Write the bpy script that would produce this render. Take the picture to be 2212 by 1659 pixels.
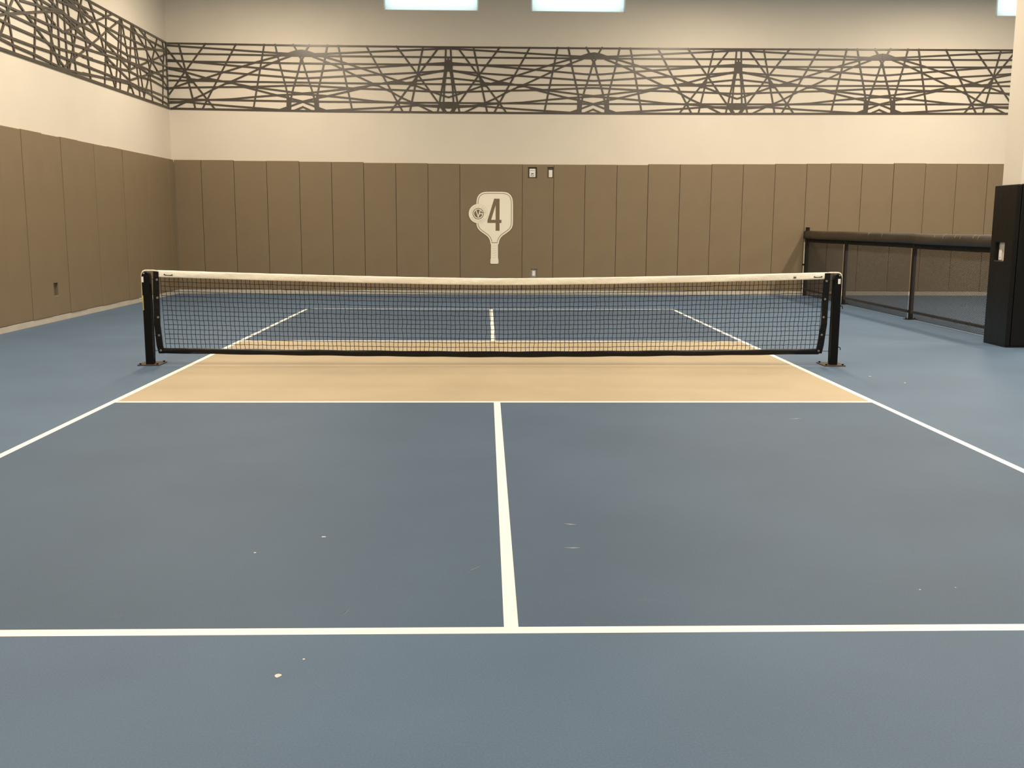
import bpy, bmesh, math, random
from mathutils import Vector, Matrix
import numpy as np

random.seed(7)
scene = bpy.context.scene
for o in list(bpy.data.objects):
    bpy.data.objects.remove(o)
COL = scene.collection

# ------------------------------------------------------------------ camera
cam_data = bpy.data.cameras.new('camera')
cam_data.sensor_width = 36.0
cam_data.lens = 35.5395
cam_data.clip_end = 200
cam = bpy.data.objects.new('camera', cam_data)
COL.objects.link(cam)
CR = ((0.99966049, -0.02566519, 0.00449507),
      (-0.00041172, 0.15693602, 0.98760869),
      (0.0260526, 0.98727523, -0.15687217))            # right, up, forward
m = Matrix.Identity(4)
for i in range(3):
    m[i][0] = CR[0][i]; m[i][1] = CR[1][i]; m[i][2] = -CR[2][i]
m[0][3], m[1][3], m[2][3] = -0.0901, -10.0185, 1.4009
cam.matrix_world = m
scene.camera = cam

# ------------------------------------------------------------------ colour management
scene.view_settings.view_transform = 'Standard'
scene.view_settings.look = 'None'
scene.view_settings.exposure = 0.0
scene.view_settings.gamma = 1.0
scene.view_settings.use_curve_mapping = False

# ------------------------------------------------------------------ world: daylight outside the high windows
w = bpy.data.worlds.new('daylight'); scene.world = w
w.use_nodes = True
bg = w.node_tree.nodes['Background']
bg.inputs[0].default_value = (0.90, 0.99, 1.0, 1)
bg.inputs[1].default_value = 2.4

# ------------------------------------------------------------------ lamps: rows of high fixtures along the courts
LAMP_COLOR = (1.0, 0.86, 0.67)
LAMP_Z = 5.7
for lx, power in ((-3.9, 172), (4.0, 160), (8.6, 205), (16.6, 150)):
    for ly in (-9.3, -5.1, -0.9, 3.3, 7.5):
        ld = bpy.data.lights.new('court_lamp', 'AREA')
        ld.shape = 'RECTANGLE'; ld.size = 0.35; ld.size_y = 1.2
        ld.energy = power; ld.color = LAMP_COLOR
        lo = bpy.data.objects.new('court_lamp', ld)
        lo.location = (lx, ly, LAMP_Z)
        COL.objects.link(lo)
        # added unseen uplights: fill bounced off the ceiling onto the upper wall
        lu = bpy.data.lights.new('added_uplight', 'AREA')
        lu.shape = 'RECTANGLE'; lu.size = 0.35; lu.size_y = 1.2
        lu.energy = power * 0.22; lu.color = (0.90, 0.95, 1.0)
        uo = bpy.data.objects.new('added_uplight', lu)
        uo.location = (lx, ly, LAMP_Z + 0.08); uo.rotation_euler = (math.pi, 0, 0)
        COL.objects.link(uo)

# ------------------------------------------------------------------ materials
def new_mat(name):
    mt = bpy.data.materials.new(name); mt.use_nodes = True
    nt = mt.node_tree
    return mt, nt, nt.nodes['Principled BSDF']

def mat(name, col, rough=0.5, spec=0.4, metal=0.0, vary=0.06, scale=6.0, bump=0.0, bscale=200.0, stretch=(1, 1, 1)):
    mt, nt, b = new_mat(name)
    tc = nt.nodes.new('ShaderNodeTexCoord')
    mp = nt.nodes.new('ShaderNodeMapping'); mp.inputs['Scale'].default_value = stretch
    nt.links.new(tc.outputs['Object'], mp.inputs[0])
    n = nt.nodes.new('ShaderNodeTexNoise'); n.inputs['Scale'].default_value = scale; n.inputs['Detail'].default_value = 4
    nt.links.new(mp.outputs[0], n.inputs['Vector'])
    cr = nt.nodes.new('ShaderNodeValToRGB')
    lo = [max(0, c * (1 - vary)) for c in col]; hi = [min(1, c * (1 + vary)) for c in col]
    cr.color_ramp.elements[0].position = 0.3; cr.color_ramp.elements[0].color = (*lo, 1)
    cr.color_ramp.elements[1].position = 0.7; cr.color_ramp.elements[1].color = (*hi, 1)
    nt.links.new(n.outputs['Fac'], cr.inputs[0])
    nt.links.new(cr.outputs[0], b.inputs['Base Color'])
    b.inputs['Roughness'].default_value = rough
    b.inputs['Specular IOR Level'].default_value = spec
    b.inputs['Metallic'].default_value = metal
    if bump:
        n2 = nt.nodes.new('ShaderNodeTexNoise'); n2.inputs['Scale'].default_value = bscale
        nt.links.new(mp.outputs[0], n2.inputs['Vector'])
        bp = nt.nodes.new('ShaderNodeBump'); bp.inputs['Strength'].default_value = bump; bp.inputs['Distance'].default_value = 0.01
        nt.links.new(n2.outputs['Fac'], bp.inputs['Height']); nt.links.new(bp.outputs[0], b.inputs['Normal'])
    return mt

def court_mat(name, col, rough=0.5, fleck=0.5):
    """sand-textured acrylic court paint: fine grain, faint scuffs, rare pale flecks"""
    mt, nt, b = new_mat(name)
    N = nt.nodes.new; L = nt.links.new
    tc = N('ShaderNodeTexCoord')
    big = N('ShaderNodeTexNoise'); big.inputs['Scale'].default_value = 0.9; big.inputs['Detail'].default_value = 5
    L(tc.outputs['Object'], big.inputs['Vector'])
    cr = N('ShaderNodeValToRGB')
    cr.color_ramp.elements[0].position = 0.3; cr.color_ramp.elements[0].color = (*[c * 0.92 for c in col], 1)
    cr.color_ramp.elements[1].position = 0.7; cr.color_ramp.elements[1].color = (*[c * 1.08 for c in col], 1)
    L(big.outputs['Fac'], cr.inputs[0])
    # scuffs: stretched noise, thresholded
    mp = N('ShaderNodeMapping'); mp.inputs['Scale'].default_value = (5, 17, 1); mp.inputs['Rotation'].default_value = (0, 0, 0.25)
    L(tc.outputs['Object'], mp.inputs[0])
    sc = N('ShaderNodeTexNoise'); sc.inputs['Scale'].default_value = 1.0; sc.inputs['Detail'].default_value = 7; sc.inputs['Roughness'].default_value = 0.7
    L(mp.outputs[0], sc.inputs['Vector'])
    r2 = N('ShaderNodeValToRGB')
    r2.color_ramp.elements[0].position = 0.60; r2.color_ramp.elements[0].color = (0, 0, 0, 1)
    r2.color_ramp.elements[1].position = 0.82; r2.color_ramp.elements[1].color = (1, 1, 1, 1)
    L(sc.outputs['Fac'], r2.inputs[0])
    mul = N('ShaderNodeMath'); mul.operation = 'MULTIPLY'; mul.inputs[1].default_value = 0.05 * fleck
    L(r2.outputs[0], mul.inputs[0])
    mx = N('ShaderNodeMixRGB'); mx.inputs['Color2'].default_value = (0.75, 0.72, 0.66, 1)
    L(mul.outputs[0], mx.inputs['Fac']); L(cr.outputs[0], mx.inputs['Color1'])
    # grain
    gr = N('ShaderNodeTexNoise'); gr.inputs['Scale'].default_value = 160; gr.inputs['Detail'].default_value = 2
    L(tc.outputs['Object'], gr.inputs['Vector'])
    gm = N('ShaderNodeMixRGB'); gm.blend_type = 'OVERLAY'; gm.inputs['Fac'].default_value = 0.22
    L(mx.outputs[0], gm.inputs['Color1']); L(gr.outputs['Fac'], gm.inputs['Color2'])
    L(gm.outputs[0], b.inputs['Base Color'])
    bp = N('ShaderNodeBump'); bp.inputs['Strength'].default_value = 0.12; bp.inputs['Distance'].default_value = 0.004
    L(gr.outputs['Fac'], bp.inputs['Height']); L(bp.outputs[0], b.inputs['Normal'])
    b.inputs['Roughness'].default_value = rough
    b.inputs['Specular IOR Level'].default_value = 0.22
    return mt

M = dict(
    floor_blue=court_mat('surround_blue', (0.085, 0.132, 0.198), rough=0.60),
    court_blue=court_mat('court_slate_blue', (0.066, 0.102, 0.154), rough=0.60),
    kitchen=court_mat('kitchen_tan', (0.420, 0.336, 0.220), rough=0.62, fleck=0.4),
    line=mat('court_line_white', (0.86, 0.84, 0.76), 0.5, vary=0.03, scale=9),
    wall=mat('wall_paint', (0.65, 0.59, 0.495), 0.7, 0.2, vary=0.015, scale=2, bump=0.05, bscale=90),
    ceiling=mat('ceiling_paint', (0.55, 0.54, 0.52), 0.9, 0.1, vary=0.03),
    base=mat('baseboard_paint', (0.47, 0.43, 0.36), 0.6, 0.3, vary=0.06, scale=4),
    pad=mat('pad_vinyl_brown', (0.202, 0.150, 0.090), 0.5, 0.3, vary=0.04, scale=2.5, bump=0.06, bscale=260),
    lattice=mat('lattice_dark_brown', (0.056, 0.045, 0.033), 0.30, 0.6, vary=0.08, scale=5),
    vinyl_white=mat('sign_white_vinyl', (0.84, 0.78, 0.64), 0.55, 0.3, vary=0.02),
    sign_brown=mat('sign_brown', (0.19, 0.135, 0.082), 0.55, 0.3, vary=0.03),
    sign_tan=mat('sign_tan_lettering', (0.56, 0.49, 0.37), 0.55, 0.3, vary=0.03),
    plastic=mat('device_white_plastic', (0.80, 0.77, 0.70), 0.4, 0.5, vary=0.02),
    plastic_dark_and_shade=mat('slot_and_recess_shade_dark', (0.12, 0.10, 0.07), 0.5, 0.4, vary=0.05),  # dark device parts, and the shade painted into the pad cutouts
    steel_grey=mat('outlet_grey_metal', (0.42, 0.40, 0.36), 0.4, 0.5, 0.4, vary=0.05),
    black=mat('black_powder_coat', (0.004, 0.004, 0.004), 0.5, 0.12, vary=0.15, scale=20),
    black_vinyl=mat('black_vinyl', (0.003, 0.0026, 0.002), 0.32, 0.28, vary=0.2, scale=5, bump=0.35, bscale=6),
    band_vinyl=mat('net_band_black_vinyl', (0.005, 0.0045, 0.004), 0.30, 0.26, vary=0.2, scale=9, bump=0.5, bscale=9, stretch=(0.5, 1, 2)),
    twine=mat('net_twine_black', (0.010, 0.010, 0.011), 0.7, 0.2, vary=0.1, scale=30),
    headband=mat('net_headband_white', (0.88, 0.84, 0.73), 0.7, 0.2, vary=0.05, scale=14, bump=0.25, bscale=40, stretch=(1, 1, 2.5)),
    cord_white=mat('cord_cream', (0.84, 0.78, 0.62), 0.6, 0.3, vary=0.04, scale=30),
    grommet=mat('grommet_metal', (0.55, 0.52, 0.47), 0.3, 0.5, 0.7, vary=0.05),
    plate=mat('base_plate_bronze', (0.095, 0.070, 0.047), 0.35, 0.5, 0.5, vary=0.15, scale=18),
    yellow=mat('yellow_label', (0.55, 0.40, 0.03), 0.5, 0.4, vary=0.05),
    fence=mat('fence_black_coating', (0.010, 0.007, 0.005), 0.5, 0.2, vary=0.15, scale=20),
    mesh=mat('chain_link_black', (0.012, 0.009, 0.006), 0.5, 0.25, vary=0.1, scale=30),
    rail=mat('rail_cover_dark_brown_vinyl', (0.030, 0.021, 0.013), 0.34, 0.5, vary=0.2, scale=5, bump=0.2, bscale=10),
    tie=mat('cable_tie_pale', (0.34, 0.28, 0.20), 0.4, 0.4, vary=0.05),
    frame=mat('window_frame_white', (0.82, 0.83, 0.82), 0.4, 0.4, vary=0.02),
    scuff=mat('scuff_pale', (0.62, 0.60, 0.55), 0.6, 0.3, vary=0.1, scale=60),
)
sm_, snt, sb_ = new_mat('roller_shade_fabric')
snt.nodes.remove(sb_)
_d = snt.nodes.new('ShaderNodeBsdfDiffuse'); _d.inputs[0].default_value = (0.85, 0.86, 0.86, 1)
_t = snt.nodes.new('ShaderNodeBsdfTranslucent')
_w = snt.nodes.new('ShaderNodeTexNoise'); _w.inputs['Scale'].default_value = 300
_r = snt.nodes.new('ShaderNodeValToRGB'); _r.color_ramp.elements[0].color = (0.90, 0.93, 0.93, 1); _r.color_ramp.elements[1].color = (0.97, 0.99, 0.99, 1)
snt.links.new(_w.outputs['Fac'], _r.inputs[0]); snt.links.new(_r.outputs[0], _t.inputs[0])
_x = snt.nodes.new('ShaderNodeMixShader'); _x.inputs[0].default_value = 0.92
snt.links.new(_d.outputs[0], _x.inputs[1]); snt.links.new(_t.outputs[0], _x.inputs[2]); snt.links.new(_x.outputs[0], snt.nodes['Material Output'].inputs[0])
M['shade'] = sm_
gm, gnt, gb = new_mat('window_glass')
gnt.nodes.remove(gb)
_t = gnt.nodes.new('ShaderNodeBsdfTransparent'); _t.inputs[0].default_value = (0.93, 0.98, 0.98, 1)
_g = gnt.nodes.new('ShaderNodeBsdfGlossy'); _g.inputs['Roughness'].default_value = 0.05
_x = gnt.nodes.new('ShaderNodeMixShader'); _x.inputs[0].default_value = 0.06
gnt.links.new(_t.outputs[0], _x.inputs[1]); gnt.links.new(_g.outputs[0], _x.inputs[2])
gnt.links.new(_x.outputs[0], gnt.nodes['Material Output'].inputs[0])
M['glass'] = gm

# ------------------------------------------------------------------ mesh helpers
class MB:
    """collects shapes (world coordinates) for ONE mesh"""
    def __init__(s): s.v = []; s.f = []; s.mi = []
    def add(s, verts, faces, mi=0):
        n = len(s.v); s.v += [tuple(map(float, q)) for q in verts]
        s.f += [tuple(n + i for i in fc) for fc in faces]; s.mi += [mi] * len(faces)
    def box(s, x0, x1, y0, y1, z0, z1, mi=0):
        s.add([(x0, y0, z0), (x1, y0, z0), (x1, y1, z0), (x0, y1, z0), (x0, y0, z1), (x1, y0, z1), (x1, y1, z1), (x0, y1, z1)],
              [(0, 3, 2, 1), (4, 5, 6, 7), (0, 1, 5, 4), (1, 2, 6, 5), (2, 3, 7, 6), (3, 0, 4, 7)], mi)
    def tube(s, pts, r, n=6, cap=True, closed=False):
        pts = [Vector(q) for q in pts]; k = len(pts); rings = []
        up = None
        for i, q in enumerate(pts):
            if closed: t = pts[(i + 1) % k] - pts[i - 1]
            else: t = pts[min(i + 1, k - 1)] - pts[max(i - 1, 0)]
            t.normalize()
            if up is None:
                up = Vector((0, 0, 1)) if abs(t.z) < 0.9 else Vector((0, 1, 0))
            a = t.cross(up)
            if a.length < 1e-4: a = t.cross(Vector((1, 0.3, 0)))
            a.normalize(); b = a.cross(t).normalized(); up = b
            rr = r[i] if isinstance(r, (list, tuple)) else r
            rings.append([q + rr * (math.cos(2 * math.pi * j / n) * a + math.sin(2 * math.pi * j / n) * b) for j in range(n)])
        vs = [v for rg in rings for v in rg]; fs = []
        for i in range(k if closed else k - 1):
            i2 = (i + 1) % k
            for j in range(n):
                j2 = (j + 1) % n
                fs.append((i * n + j, i * n + j2, i2 * n + j2, i2 * n + j))
        if cap and not closed:
            fs.append(tuple(range(n - 1, -1, -1))); fs.append(tuple((k - 1) * n + j for j in range(n)))
        s.add(vs, fs)
    def disc(s, c, axis, r, h, n=24):
        c = Vector(c); a = Vector(axis)
        s.tube([c, c + a * h], r, n)
    def prism(s, poly, to3, d0, d1):
        """poly: 2D points; to3(a, b, d) -> 3D; extruded from depth d0 to d1"""
        n = len(poly)
        s.add([to3(a, b, d0) for a, b in poly] + [to3(a, b, d1) for a, b in poly],
              [tuple(range(n)), tuple(range(2 * n - 1, n - 1, -1))] + [(i, n + i, n + (i + 1) % n, (i + 1) % n) for i in range(n)])
    def cells(s, us, vs, hole, to3, d0, d1):
        """a slab cut into cells (some left open), extruded d0..d1, only outer faces kept"""
        nu, nv = len(us) - 1, len(vs) - 1
        ok = lambda i, j: 0 <= i < nu and 0 <= j < nv and not hole(i, j)
        idx = {}
        base = len(s.v)
        loc = []
        def vid(i, j, k):
            if (i, j, k) not in idx:
                idx[(i, j, k)] = len(loc); loc.append(to3(us[i], vs[j], (d0, d1)[k]))
            return idx[(i, j, k)]
        fs = []
        for i in range(nu):
            for j in range(nv):
                if not ok(i, j): continue
                for k in (0, 1):
                    q = [vid(i, j, k), vid(i + 1, j, k), vid(i + 1, j + 1, k), vid(i, j + 1, k)]
                    fs.append(tuple(q if k else q[::-1]))
                for (di, dj, a, b) in ((-1, 0, (i, j), (i, j + 1)), (1, 0, (i + 1, j + 1), (i + 1, j)), (0, -1, (i + 1, j), (i, j)), (0, 1, (i, j + 1), (i + 1, j + 1))):
                    if not ok(i + di, j + dj):
                        fs.append((vid(*a, 0), vid(*a, 1), vid(*b, 1), vid(*b, 0)))
        s.add(loc, fs)
    def build(s, name, mats, parent=None, loc=(0, 0, 0), smooth=False, bevel=0.0, seg=2, fix=True):
        """ONE mesh object. World verts are stored relative to the thing's base."""
        if not isinstance(mats, (list, tuple)): mats = [mats]
        if parent is not None:
            off = Vector((0, 0, 0)); q = parent
            while q is not None: off += q.location; q = q.parent
        else: off = Vector(loc)
        me = bpy.data.meshes.new(name)
        me.from_pydata([(a - off.x, b - off.y, c - off.z) for a, b, c in s.v], [], s.f)
        for mt in mats: me.materials.append(mt)
        if len(mats) > 1: me.polygons.foreach_set('material_index', s.mi)
        if fix:
            bm = bmesh.new(); bm.from_mesh(me); bmesh.ops.recalc_face_normals(bm, faces=bm.faces); bm.to_mesh(me); bm.free()
        if smooth: me.polygons.foreach_set('use_smooth', [True] * len(me.polygons))
        me.update()
        o = bpy.data.objects.new(name, me); COL.objects.link(o)
        if parent is not None: o.parent = parent
        else: o.location = loc
        if bevel:
            bv = o.modifiers.new('rounded_edges', 'BEVEL'); bv.width = bevel; bv.segments = seg
            bv.limit_method = 'ANGLE'; bv.angle_limit = math.radians(40); bv.harden_normals = False
        return o

def tag(o, label=None, cat=None, group=None, kind=None):
    if label: o['label'] = label
    if cat: o['category'] = cat
    if group: o['group'] = group
    if kind: o['kind'] = kind
    return o

def thing(name, loc, label, cat, group=None):
    o = bpy.data.objects.new(name, None); o.empty_display_size = 0.1
    o.location = loc; COL.objects.link(o)
    return tag(o, label, cat, group)

def struct(o, label, cat):
    return tag(o, label, cat, kind='structure')

ORD = ['', 'first', 'second', 'third', 'fourth', 'fifth', 'sixth', 'seventh', 'eighth', 'ninth', 'tenth', 'eleventh', 'twelfth']

WL, WB = -6.20, 10.25            # left wall face, back wall face
X1, Y0, ZC = 20.0, -14.0, 7.6

# ------------------------------------------------------------------ floor with painted zones and lines
LW = 0.0508
xs = [WL - 0.1, -3.048, -3.048 + LW, -LW / 2, LW / 2, 3.048 - LW, 3.048, X1]
ys = [Y0, -6.700, -6.644, -2.1336, -2.0828, 2.0828, 2.1336, 6.7056 - LW, 6.7056, WB + 0.1]
fb = MB()
vid = {}
for i, x in enumerate(xs):
    for j, y in enumerate(ys):
        vid[i, j] = len(fb.v); fb.v.append((x, y, 0.0))
for i in range(len(xs) - 1):
    for j in range(len(ys) - 1):
        inx = 1 <= i <= 5; iny = 1 <= j <= 7
        k = 0
        if inx and iny:
            k = 1
            if j == 4: k = 2
            if i in (1, 5) or j in (1, 3, 5, 7): k = 3
            if i == 3 and j in (2, 6): k = 3
        fb.f.append((vid[i, j], vid[i + 1, j], vid[i + 1, j + 1], vid[i, j + 1])); fb.mi.append(k)
floor = fb.build('floor', [M['floor_blue'], M['court_blue'], M['kitchen'], M['line']])
struct(floor, 'indoor pickleball court floor painted blue and tan with white lines', 'floor')
def fleck(x, y, pts, name='scuff_mark'):
    b = MB(); b.prism([(x + a, y + c) for a, c in pts], lambda a, c, d: (a, c, d), 0.0003, 0.0009)
    o = b.build(name, M['scuff'], floor); o['label'] = 'pale scuff on the blue court paint'
blob = lambda r, k=8, e=1.0: [(r * e * math.cos(6.283 * i / k) * random.uniform(.7, 1.2), r * math.sin(6.283 * i / k) * random.uniform(.7, 1.2)) for i in range(k)]
dash = lambda l, a, wd=0.003: [(-l * math.cos(a) - wd * math.sin(a), -l * math.sin(a) + wd * math.cos(a)), (-l * math.cos(a) * .3 + wd, -l * math.sin(a) * .3), (l * math.cos(a), l * math.sin(a)), (wd * 1.2 * math.sin(a), -wd * 1.2 * math.cos(a))]
for x, y, p in ((-0.74, -7.02, blob(.014)), (-1.08, -5.82, blob(.006)), (-0.82, -5.60, blob(.007, e=1.6)), (0.29, -5.77, dash(.035, 0.05, .005)),
                (0.31, -5.42, dash(.03, -0.3, .004)), (2.17, -2.81, dash(.05, 0.35, .007)), (3.51, -0.74, blob(.012)), (3.68, -1.13, blob(.014, e=.6)),
                (-0.68, -6.9, blob(.005)), (-0.6, -6.5, dash(.03, 1.2, .002)), (-0.15, -6.05, dash(.06, 0.9, .002)), (1.6, -6.3, blob(.004)), (1.75, -6.28, blob(.003))):
    fleck(x, y, p)

# ------------------------------------------------------------------ walls, ceiling, windows, baseboards
WZ0, WZ1 = 5.42, 6.75
WIN = [(-2.04, -0.23), (0.78, 2.59), (9.81, 11.62)]
us = [WL - 0.25]
for a, b_ in WIN: us += [a, b_]
us.append(X1)
b = MB(); b.cells(us, [-0.1, WZ0, WZ1, ZC], lambda i, j: j == 1 and i in (1, 3, 5), lambda a, c, d: (a, d, c), WB, WB + 0.25)
struct(b.build('wall_back', M['wall']), 'cream painted back wall above the brown pads', 'wall')
b = MB(); b.box(WL - 0.25, WL, Y0, WB, -0.1, ZC)
struct(b.build('wall_left', M['wall']), 'cream painted wall on the left of the court', 'wall')
b = MB(); b.box(X1, X1 + 0.2, Y0, WB + 0.25, -0.1, ZC)
struct(b.build('wall_right', M['wall']), 'far right wall of the hall beyond the next court', 'wall')
b = MB(); b.box(WL - 0.25, X1 + 0.2, Y0 - 0.2, Y0, -0.1, ZC)
struct(b.build('wall_front', M['wall']), 'wall of the hall behind the camera', 'wall')
b = MB(); b.box(WL - 0.25, X1 + 0.2, Y0 - 0.2, WB + 0.25, ZC, ZC + 0.2)
struct(b.build('ceiling', M['ceiling']), 'high dark ceiling over the courts', 'ceiling')
WLAB = ['high bright window left of the court centre', 'high bright window right of the court centre', 'high bright window at the far right behind the column']
for n, (a, c) in enumerate(WIN):
    f = MB(); t = 0.03
    f.cells([a, a + t, c - t, c], [WZ0, WZ0 + 0.03, WZ1 - t, WZ1], lambda i, j: i == 1 and j == 1, lambda p, q, d: (p, d, q), WB + 0.12, WB + 0.19)
    fo = f.build('window_%d' % (n + 1), M['frame'])
    struct(fo, WLAB[n], 'window')
    g = MB(); g.box(a + t, c - t, WB + 0.15, WB + 0.156, WZ0 + 0.03, WZ1 - t)
    g.build('pane', M['glass'], fo)
    g = MB(); g.cells([a + 0.004, (a + c) / 2, c - 0.004], [WZ0 + 0.006, WZ1 - 0.002], lambda i, j: False, lambda p, q, d: (p, d, q), WB + 0.030, WB + 0.0306)
    so = g.build('shade', M['shade'], fo, fix=False)
    g = MB(); g.tube([(a + 0.01, WB + 0.03, WZ0 + 0.008), (c - 0.01, WB + 0.03, WZ0 + 0.008)], 0.008, 8); g.build('hem_bar', M['frame'], so)
    for ex in (a + 0.012, c - 0.012):
        g = MB(); g.box(ex - .012, ex + .012, WB - 0.004, WB + 0.022, WZ0 - 0.012, WZ1); g.build('side_channel', M['shade'], fo)
BH = 0.082
b = MB(); b.box(WL, 13.6, WB - 0.045, WB, 0, BH)
struct(b.build('baseboard_back', M['base'], bevel=0.004), 'pale baseboard under the brown pads of the back wall', 'baseboard')
b = MB(); b.box(WL, WL + 0.045, 1.2, WB - 0.045, 0, BH)
struct(b.build('baseboard_left', M['base'], bevel=0.004), 'pale baseboard under the brown pads of the left wall', 'baseboard')

# ------------------------------------------------------------------ wall pads
PB = BH + 0.004
def wall_pad(side, a0, a1, ztop, label, holes=(), proud=0.0):
    """vinyl covered foam pad, 50 mm thick; holes = (a0, a1, z0, z1)"""
    def seam(a):
        if side == 'back': return 0.0032
        return 0.0030 if any(abs(a - q) < .01 for q in (3.05, 4.91, 7.39)) else 0.0007
    g0, g1 = seam(a0), seam(a1)
    ua = sorted({a0 + g0, a1 - g1, *[h[0] for h in holes], *[h[1] for h in holes]})
    ua = [min(max(u, a0 + g0), a1 - g1) for u in ua]; ua = sorted(set(ua))
    va = sorted({PB, ztop, *[h[2] for h in holes], *[h[3] for h in holes]})
    def hole(i, j):
        cu = (ua[i] + ua[i + 1]) / 2; cv = (va[j] + va[j + 1]) / 2
        return any(h[0] < cu < h[1] and h[2] < cv < h[3] for h in holes)
    b = MB()
    if side == 'back':
        to3 = lambda a, c, d: (a, WB - d, c); loc = ((a0 + a1) / 2, WB, PB)
    else:
        to3 = lambda a, c, d: (WL + d, a, c); loc = (WL, (a0 + a1) / 2, PB)
    b.cells(ua, va, hole, to3, 0.001, 0.05 + proud)
    o = b.build('wall_pad', M['pad'], loc=loc, bevel=0.006, seg=3)
    return tag(o, label, 'wall pad', 'brown pads of the %s wall' % side)

SE = [-6.145, -5.628, -4.995, -4.36, -3.727, -3.101, -2.476, -1.849, -1.223, -0.599, 0.63, 1.244, 1.863, 2.491, 3.108, 3.737,
      4.361, 4.988, 5.622, 6.251, 6.726, 7.353, 7.986, 8.62, 9.248, 9.875, 10.5, 11.12, 11.74, 12.36, 12.98, 13.6]
def ztop(x):
    P = [(-6.2, 2.594), (-4.4, 2.582), (-2.5, 2.562), (-.6, 2.547), (1.2, 2.544), (2.5, 2.547), (3.7, 2.561), (5, 2.573), (6.3, 2.591), (8, 2.606), (11.2, 2.612)]
    return float(np.interp(x, [q[0] for q in P], [q[1] for q in P]))
step = [0, .004, -.004, .005, 0, .006, -.003, .002, 0, 0, 0, 0, .002, -.004, .006, 0, .003, -.002, 0, 0, .003, -.004, .006, 0, 0, 0, 0, 0, .003, 0, 0]
HB = [(0.737, 0.916, 2.28, 2.492), (1.119, 1.2415, 2.285, 2.494), (0.800, 0.932, 0.333, 0.507)]
for i in range(31):
    x0, x1 = SE[i], SE[i + 1]
    holes = ()
    if i == 0: lab = 'narrow brown wall pad on the back wall tucked into the left corner'
    elif i < 9: lab = 'brown pad on the back wall, %s to the left of the paddle sign pad' % ORD[9 - i]
    elif i == 9: lab = 'double-width brown wall pad carrying the white paddle sign'
    elif i == 10: lab = 'brown wall pad with three rectangular cutouts right of the paddle sign'; holes = HB
    elif i < 19: lab = 'brown pad on the back wall, %s to the right of the pad with cutouts' % ORD[i - 10]
    elif i == 19: lab = 'narrow brown wall pad directly right of the fence end post'
    else: lab = 'brown back wall pad beyond the fence, %s to the right of its end post' % ORD[i - 18]
    wall_pad('back', x0, x1, ztop((x0 + x1) / 2) + step[i], lab, holes, random.uniform(-.003, .003))
LY = [1.19, 1.81, 2.43, 3.05, 3.67, 4.29, 4.91, 5.53, 6.15, 6.77, 7.39, 8.01, 8.63, 9.25, 9.87, 10.192]
prd = [0, 0, 0, -.004, .004, -.002, .006, -.003, .004, -.002, .005, -.003, .002, 0, 0]
for i in range(15):
    y0, y1 = LY[i], LY[i + 1]; holes = ()
    if i == 5: lab = 'brown wall pad with a small dark cutout on the left wall'; holes = [(4.375, 4.522, 0.362, 0.541)]
    elif i < 5: lab = 'brown pad on the left wall, %s nearer the camera from the cutout pad' % ORD[5 - i]
    elif i < 14: lab = 'brown pad on the left wall, %s beyond the cutout pad toward the corner' % ORD[i - 5]
    else: lab = 'narrow brown wall pad on the left wall ending in the back corner'
    wall_pad('left', y0, y1, 2.584 + (0.004 if i in (4, 6, 9) else -0.003 if i in (5, 8) else 0) + 0.008 * (i / 14), lab, holes, prd[i])

# ------------------------------------------------------------------ devices in the cutouts
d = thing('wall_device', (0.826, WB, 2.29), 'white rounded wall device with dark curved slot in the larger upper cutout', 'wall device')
b = MB(); b.box(0.738, 0.915, WB - 0.006, WB, 2.281, 2.491); b.build('shade_backing', M['plastic_dark_and_shade'], d)  # added dark sheet filling the cutout, stands in for recess shade
b = MB(); b.box(0.764, 0.888, WB - 0.032, WB, 2.297, 2.462); b.build('cover', M['plastic'], d, bevel=0.02, seg=4)
b = MB(); b.box(0.784, 0.868, WB - 0.036, WB - 0.031, 2.383, 2.423); b.build('window_panel', M['plastic'], d, bevel=0.003)
b = MB(); b.box(0.782, 0.870, WB - 0.0345, WB - 0.0315, 2.426, 2.432); b.build('groove', M['plastic_dark_and_shade'], d)
b = MB(); b.prism([(0.797, 2.376), (0.800, 2.367), (0.812, 2.362), (0.816, 2.355), (0.836, 2.355), (0.840, 2.362), (0.852, 2.367), (0.855, 2.376)], lambda a, c, e: (a, WB - e, c), 0.0315, 0.036); b.build('lens', M['plastic_dark_and_shade'], d)
b = MB()
b.tube([(0.826 + 0.030 * math.cos(t), WB - 0.033, 2.350 + 0.024 * math.sin(t)) for t in [math.pi + i * math.pi / 10 for i in range(11)]], 0.0045, 6)
b.build('slot', M['plastic_dark_and_shade'], d)
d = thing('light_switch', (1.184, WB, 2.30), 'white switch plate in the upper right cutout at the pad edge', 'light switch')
b = MB(); b.box(1.120, 1.2405, WB - 0.005, WB, 2.286, 2.493); b.build('shade_backing', M['plastic_dark_and_shade'], d)  # dark sheet behind the switch, recess shade put in as colour
b = MB(); b.box(1.146, 1.222, WB - 0.018, WB, 2.300, 2.440); b.build('plate', M['plastic'], d, bevel=0.006, seg=3)
b = MB(); b.box(1.168, 1.200, WB - 0.024, WB - 0.017, 2.335, 2.405); b.build('rocker', M['plastic'], d, bevel=0.003)
d = thing('wall_outlet', (0.866, WB, 0.335), 'grey and white power outlet in the low cutout just above the net', 'outlet')
b = MB(); b.box(0.815, 0.920, WB - 0.014, WB, 0.336, 0.470); b.build('plate', M['steel_grey'], d, bevel=0.004)
b = MB(); b.box(0.838, 0.898, WB - 0.026, WB - 0.013, 0.365, 0.470); b.build('cover', M['plastic'], d, bevel=0.005)

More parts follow.
